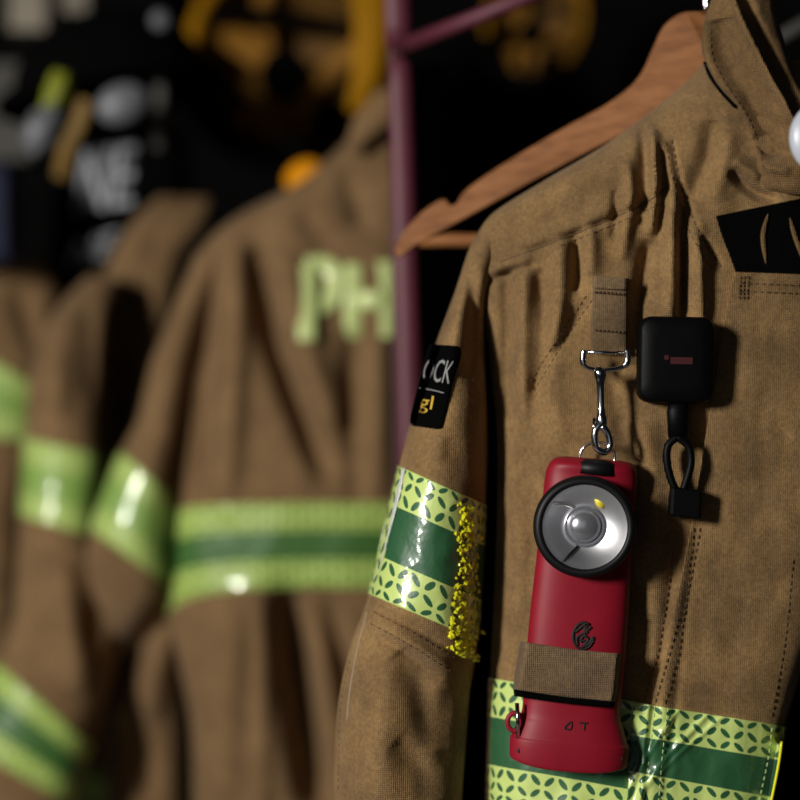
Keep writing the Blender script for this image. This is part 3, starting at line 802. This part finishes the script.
# ------------------------------------------------------------------ jackets behind
GJ = 'firefighter jackets on the rack'
B = thing('turnout_jacket', 'blurred tan jacket seen from the back with large lime letters and a lime band', 'jacket', P(290, 860, 1.8), GJ)
brows = [(376, 92, 440, 92, 1.80, .02, .02, 0), (352, 135, 442, 135, 1.80, .04, .03, 0), (300, 182, 444, 182, 1.80, .055, .04, 0), (240, 214, 446, 214, 1.80, .065, .04, 0),
         (203, 246, 446, 246, 1.80, .07, .05, 0), (190, 290, 446, 290, 1.80, .08, .05, 0), (184, 400, 446, 400, 1.80, .085, .05, 4), (167, 504, 446, 502, 1.80, .09, .05, 12),
         (168, 590, 446, 586, 1.80, .09, .05, 30), (190, 700, 446, 700, 1.80, .09, .05, 20), (194, 860, 446, 860, 1.80, .09, .05, 10)]
bf = [([(255, 250), (272, 330), (300, 410), (330, 480)], 12, -.020), ([(285, 250), (305, 340), (335, 430)], 16, .010), ([(356, 330), (352, 400), (356, 500)], 11, -.010),
      ([(236, 235), (236, 330), (225, 500)], 14, .012), ([(209, 250), (207, 330), (200, 480)], 8, -.014), ([(375, 260), (380, 400), (380, 500)], 12, .008),
      ([(288, 590), (300, 680), (318, 810)], 17, -.040), ([(330, 600), (352, 700), (372, 820)], 14, -.022), ([(335, 600), (372, 670), (385, 720)], 8, .012),
      ([(232, 600), (225, 700), (215, 820)], 20, .012), ([(262, 600), (262, 820)], 9, .006), ([(190, 650), (192, 820)], 9, .004), ([(345, 170), (365, 230)], 12, -.008), ([(300, 215), (330, 250)], 10, -.006)]
BL = Loft(brows, bf, eL=.55, eR=.5, nz=(.0022, 14), seed=12)
bt = BL.body('torso', TAN2, B, 170, 170)
BL.band('reflective_tape', TAPEB, B, 7.0, 8.0, 24, 170, .0015, 86)
bsr = [(196, 252, 228, 256, 1.78, .03, .03, 0), (176, 300, 208, 308, 1.775, .035, .03, 0), (152, 360, 190, 374, 1.77, .04, .03, 0), (137, 420, 180, 440, 1.765, .045, .03, 0),
       (121, 452, 170, 494, 1.76, .05, .03, 0), (91, 530, 164, 582, 1.76, .05, .03, 0), (86, 575, 172, 640, 1.79, .05, .03, 0), (94, 650, 182, 705, 1.85, .045, .03, 0), (104, 730, 184, 765, 1.88, .04, .03, 0), (108, 860, 186, 860, 1.89, .04, .03, 0)]
BS = Loft(bsr, [([(185, 600), (145, 640), (98, 695)], 15, -.030), ([(165, 640), (150, 720)], 12, .008), ([(130, 700), (150, 800)], 12, -.008)], eL=.8, eR=.8, nz=(.002, 14), seed=14)
bs = BS.body('sleeve', TAN2, B, 120, 60)
BS.band('reflective_tape', TAPEC, bs, 4.0, 5.0, 18, 60, .0015, 88)
# collar roll at the neck
mb = MB(); mb.tube([P(x, y, 1.74) for x, y in ((350, 150), (365, 128), (385, 108), (410, 98), (440, 96))], [.006, .014, .018, .018, .014], 14, flat=.7); mb.build('collar', TAN2, B)
# letters P H
def block_letter(name, lines, par, r):
    mb = MB()
    for pts in lines:
        mb.tube([P(p[0], p[1], depth_at(BL.bvh, p[0], p[1], 1.73) - .001) for p in catmull(pts, 20)], r, 10, flat=.25)
    return mb.build(name, TAPEL, par)
TAPEL = mat('lime_letter_film', (.58, .68, .25), .5, coat=.4)
block_letter('letter', [[(307, 266), (307, 300), (307, 341)], [(307, 266), (325, 265), (334, 274), (334, 292), (325, 305), (307, 307)]], B, .0096)
block_letter('letter', [[(353, 264), (353, 300), (353, 338)], [(384, 262), (384, 300), (384, 338)], [(353, 300), (384, 300)]], B, .0096)

A = thing('turnout_jacket', 'blurred tan jacket at left with lime bands on its bent sleeve', 'jacket', P(110, 860, 1.9), GJ)
arows = [(160, 196, 213, 198, 2.00, .02, .02, 0), (134, 220, 206, 226, 2.00, .04, .03, 0), (112, 256, 184, 262, 2.00, .05, .04, 0), (98, 300, 172, 330, 2.00, .055, .04, 0),
         (66, 500, 170, 500, 2.00, .06, .04, 0), (66, 765, 190, 775, 2.00, .06, .04, 0), (66, 850, 190, 860, 2.00, .06, .04, 0), (66, 880, 190, 890, 2.00, .06, .04, 0)]
AL = Loft(arows, [([(150, 210), (125, 260)], 12, .006), ([(135, 280), (128, 450)], 14, -.02), ([(105, 300), (100, 460)], 10, .006)], eL=.55, eR=.5, nz=(.002, 14), seed=21)
AL.body('torso', TAN2, A, 110, 90)
AL.band('reflective_tape', TAPEB, A, 5.0, 6.0, 12, 90, .0015, 80)
asr = [(88, 276, 122, 280, 1.93, .03, .03, 0), (54, 312, 110, 318, 1.90, .045, .03, 0), (31, 370, 104, 372, 1.87, .05, .03, 0), (25, 438, 103, 454, 1.85, .055, .03, 0),
       (20, 516, 98, 538, 1.83, .055, .03, 0), (16, 570, 122, 600, 1.82, .055, .03, 0), (12, 620, 112, 680, 1.81, .055, .03, 0), (-4, 662, 92, 745, 1.80, .055, .03, 0), (-46, 738, 72, 806, 1.80, .055, .03, 0), (-70, 800, 50, 870, 1.80, .05, .03, 0)]
AS = Loft(asr, [([(60, 560), (70, 620), (85, 690)], 14, .010), ([(30, 560), (35, 640)], 12, -.004), ([(105, 560), (95, 640)], 10, -.006), ([(60, 300), (55, 420)], 12, .008), ([(90, 300), (90, 400)], 8, -.005)], eL=.75, eR=.8, nz=(.002, 14), seed=25)
a_s = AS.body('sleeve', TAN2, A, 140, 70)
AS.band('reflective_tape', TAPEC, a_s, 3.0, 4.0, 16, 70, .0015, 80)
AS.band('cuff_reflective_tape', TAPEB, a_s, 7.0, 8.0, 18, 70, .0015, 80)

E_ = thing('turnout_jacket', 'blurred tan jacket cut off by the left edge with one curved lime band', 'jacket', P(-10, 860, 1.95), GJ)
er = [(-50, 250, 40, 262, 2.06, .03, .03, 0), (-70, 275, 60, 290, 2.06, .045, .03, 0), (-75, 310, 54, 340, 2.04, .05, .03, 0), (-70, 322, 46, 392, 2.03, .055, .03, 0),
      (-70, 436, 38, 440, 2.03, .055, .03, 0), (-70, 520, 24, 520, 2.03, .055, .03, 0), (-70, 700, 20, 700, 2.03, .05, .03, 0), (-70, 860, 20, 860, 2.03, .05, .03, 0)]
EL = Loft(er, [([(20, 290), (35, 350)], 10, -.01)], eL=.7, eR=.7, nz=(.002, 14), seed=31)
e1 = EL.body('sleeve', TAN2, E_, 110, 60)
EL.band('reflective_tape', TAPEC, e1, 3.0, 4.0, 16, 60, .0015, 85)

# ------------------------------------------------------------------ helmets and gear above the jackets
def helmet(label, cx, cy, d, rx, ry, ang, flat=1.0):
    h = thing('fire_helmet', label, 'helmet', P(cx, cy + ry, d), 'helmets above the jackets')
    M_ = frame_at(cx, cy, d, ang, yaw=0) @ Matrix.Scale(rx, 4, (1, 0, 0)) @ Matrix.Scale(ry, 4, (0, 1, 0)) @ Matrix.Scale(rx, 4, (0, 0, 1))
    mb = MB()   # open bowl facing the viewer: outer skin, rim, inner skin
    prof = [(.01, -1.05)] + [(math.sin(a) * 1.0, -1.05 * math.cos(a)) for a in [math.pi / 2 * i / 12 for i in range(1, 13)]] + [(1.10, .03), (1.10, .08), (1.0, .10), (.94, .04)]
    prof += [(math.cos(a) * .94, -.98 * math.sin(a)) for a in [math.pi / 2 * i / 12 for i in range(1, 12)]] + [(.01, -.98)]
    mb.lathe(prof, M_, 56, caps=False); sh = mb.build('shell', AMBER, h)
    mb = MB(); mb.lathe([(.01, -.93)] + [(math.sin(a) * .92, -.93 * math.cos(a)) for a in [math.pi / 2 * i / 12 for i in range(1, 13)]] + [(.935, .02), (.93, -.02)] + [(math.cos(a) * .90, -.90 * math.sin(a)) for a in [math.pi / 2 * i / 12 for i in range(1, 12)]] + [(.01, -.90)], M_, 48, caps=False); mb.build('liner', LINER, h)
    def strap(pts, wd, m, nm):
        mb = MB(); q = [M_ @ Vector(p) for p in catmull(pts, 24)]
        mb.tube(q, wd * rx * S(d), 10, flat=.25); return mb.build(nm, m, h)
    strap([(-.9, .35, -.1), (-.55, .15, -.35), (0, -.15, -.45), (.35, -.62, -.3)], .17, AMBERD, 'liner_strap')
    strap([(-.25, .95, -.1), (-.35, .4, -.40), (-.15, -.2, -.45), (-.1, -.9, -.1)], .10, AMBERD, 'liner_strap')
    strap([(.9, .3, -.1), (.55, .0, -.35), (.1, -.35, -.45), (-.5, -.75, -.2)], .11, AMBERD, 'liner_strap')
    strap([(-.98, .28, .0), (-.5, .36, .06), (.3, .36, .06), (.98, .24, .0)], .085, BLACKC, 'head_band')
    for x, y, s in ((-.02, -.16, .28), (-.60, -.58, .22), (.55, -.6, .25)):
        mb = MB(); mb.lathe([(.01, .07), (.7, .06), (1, 0), (.9, -.08), (.01, -.1)], M_ @ Matrix.Translation((x, y, -.28)) @ Matrix.Scale(s, 4), 24, caps=False); mb.build('liner_pad', BLACKC, h)
    mb = MB()
    for a in range(200, 341, 10):
        pass
    q = [M_ @ Vector((1.02 * math.cos(math.radians(a)), 1.02 * math.sin(math.radians(a)) - .05, .10)) for a in range(205, 336, 6)]
    mb.tube(q, .16 * rx * S(d), 12, flat=.5); mb.build('ear_cover', BLACKC, h)
    return h, M_
h1, HM1 = helmet('amber fire helmet with black liner, above the blurred jackets', 286, 54, 2.20, 92, 98, -6)
mb = MB(); mb.lathe([(.01, 0), (20, 0), (22, 6), (20, 14), (12, 18), (.01, 19)], frame_at(307, 177, 1.93, 25, yaw=-15) @ Matrix.Scale(.75, 4, (0, 1, 0)), 28); mb.build('ratchet_knob', ORANGE, h1, label='orange ratchet knob at the lower rim')
mb = MB(); mb.tube([P(x, y, 1.99) for x, y in ((366, -30), (372, 30), (368, 70), (355, 112))], [.022, .020, .017, .010], 14, flat=.4); mb.build('brim', AMBER, h1)
mb = MB(); mb.tube([P(307, 165, 1.95), P(296, 150, 1.98), P(280, 135, 2.0)], .008, 10, flat=.4); mb.build('chin_strap', BLACKC, h1)
h2, HM2 = helmet('dim amber fire helmet in shadow right of the maroon locker upright', 535, 22, 2.35, 46, 58, -18)

# black helmet with grey face shield at upper left
bh = thing('fire_helmet', 'black fire helmet with grey face shield at upper left', 'helmet', P(110, 130, 1.95), 'helmets above the jackets')
M_ = frame_at(112, 88, 1.98, 10)
mb = MB(); mb.lathe([(98 * math.cos(a), 76 * math.sin(a)) for a in [math.pi / 2 * i / 14 for i in range(14)]] + [(.01, 76)], M_ @ Matrix.Rotation(math.radians(-90), 4, 'X'), 48)
mb.lathe([(.01, -8), (112, -12), (118, -6), (112, 2), (.01, 4)], M_ @ Matrix.Rotation(math.radians(-90), 4, 'X'), 48, caps=False)
mb.build('shell', BLACKC, bh)
mb = MB(); mb.lathe([(27 * math.cos(a), 12 * math.sin(a)) for a in [math.pi / 2 * i / 8 for i in range(8)]] + [(.01, 12)], frame_at(122, 104, 1.83, 22) @ Matrix.Scale(.75, 4, (0, 1, 0)), 32); mb.build('face_shield', GREY, bh)
mb = MB(); mb.lathe([(.01, 10), (9, 8), (11, 0), (.01, -1)], frame_at(161, 21, 1.86), 20, caps=False); mb.build('badge', GREY, bh)
mb = MB(); mb.tube([P(158, 50, 1.9), P(160, 100, 1.9), P(158, 150, 1.9)], .006, 10, flat=.4); mb.build('strap', DRAB, bh)

# black gear bag with pale letters
gb = thing('gear_bag', 'black gear bag with pale lettering beside the shoulder of the left jacket', 'bag', P(110, 280, 1.95))
gr_ = [(70, 128, 190, 140, 2.12, .03, .03, 0), (58, 150, 188, 160, 2.12, .05, .03, 0), (52, 220, 190, 215, 2.12, .06, .03, 0), (46, 280, 188, 275, 2.12, .06, .03, 0), (52, 300, 190, 300, 2.12, .04, .03, 0)]
GL = Loft(gr_, [([(80, 225), (150, 215)], 6, -.008)], eL=.5, eR=.5, nz=(.002, 14), seed=40)
gbb = GL.body('bag_body', BLACKC, gb, 60, 60)
sheet('label_panel', [(88, 150, 134, 142), (78, 178, 134, 170), (76, 214, 128, 200)], GL.bvh, .002, mat('charcoal_panel', (.045, .045, .05), .8), gb, 10, 10, 1.93)
lettering('lettering', 'NE', [(84, 152), (136, 144), (131, 204), (74, 214)], GL.bvh, .0045, PALE, gb, 1.93, .002)
lettering('lettering', 'NE', [(76, 240), (120, 230), (108, 254), (66, 272)], GL.bvh, .0040, PALE, gb, 1.93, .002)

# yellow-green cloth, mustard strap, grey block, blue cloth, beige cartons
def blob(name, label, cat, cx, cy, d, rx, ry, m, ang=0, depth=20, seed=0, group=None):
    M_ = frame_at(cx, cy, d, ang); vs = []; fs = []; n, k = 18, 28
    for i in range(n + 1):
        a = math.pi * i / n
        for j in range(k):
            b = 2 * math.pi * j / k
            v = Vector((math.sin(a) * math.cos(b), math.cos(a), math.sin(a) * math.sin(b)))
            q = 1 + .22 * noise.noise(v * 1.7 + Vector((seed, 0, 0)))
            vs.append(M_ @ Vector((math.copysign(abs(v.x) ** .8, v.x) * rx * q, v.y * ry * q, v.z * depth * q)))
    for i in range(n):
        for j in range(k):
            l = (j + 1) % k; fs.append((i * k + j, i * k + l, (i + 1) * k + l, (i + 1) * k + j))
    return tag(obj(name, vs, fs, m), label, cat, group)
blob('glove', 'yellow-green work glove tucked beside the black helmet', 'glove', 56, 96, 1.80, 13, 27, ACID, -22, 16, 3)
blob('glove', 'grey work glove below the yellow-green one', 'glove', 42, 130, 1.79, 17, 26, GREY, -30, 14, 8)
mb = MB(); mb.tube(catmull([P(86, 100, 1.89), P(78, 125, 1.89), P(66, 150, 1.90), P(60, 178, 1.92)], 20), .008, 12, flat=.3)
tag(mb.build('webbing_strap', MUST), 'mustard webbing strap hanging beside the black helmet', 'strap')
# navy cloth
NL = Loft([(-70, 160, 14, 164, 1.97, .03, .02, 0), (-70, 200, 24, 202, 1.97, .04, .02, 0), (-70, 260, 22, 262, 1.97, .04, .02, 0)], [([(5, 170), (6, 255)], 5, .01)], nz=(.002, 14), seed=50)
tag(NL.body('cloth', NAVY, None, 30, 40), 'navy blue cloth at the left edge above the cut-off jacket', 'cloth')
def carton(label, x0, y0, x1, y1, d, m, dep=.08, cat='box'):
    mb = MB(); a = P(x0, y1, d); b = P(x1, y0, d)
    mb.box(((a.x + b.x) / 2, d + dep / 2, (a.z + b.z) / 2), Vector(((b.x - a.x) / 2, 0, 0)), Vector((0, dep / 2, 0)), Vector((0, 0, (b.z - a.z) / 2)))
    return tag(mb.build('carton', m, smooth=False, bevel=.003), label, cat, 'cartons in the far corner')
carton('beige carton in the upper left corner', 8, -90, 46, 30, 2.3, BEIGE)
carton('narrow beige carton between the beige carton and the black helmet', 62, -90, 88, 12, 2.3, BEIGE)
carton('grey drab crate under the beige carton', -60, 62, 30, 160, 2.35, DRAB, cat='crate')
# grey bar and white disc at the right edge
mb = MB(); mb.tube([P(740, 62, 1.52), P(800, 26, 1.50), P(880, -20, 1.48)], .0055, 14)
tag(mb.build('metal_bar', DRAB), 'grey metal bar behind the collar at upper right', 'bar')
mb = MB(); mb.lathe([(.01, -5), (36, -5), (40, 0), (40, 4), (36, 9), (20, 12), (.01, 13)], frame_at(829, 138, 1.02), 56, caps=False)
tag(mb.build('round_badge', WHITEE), 'white round disc at the right edge beside the collar', 'badge')
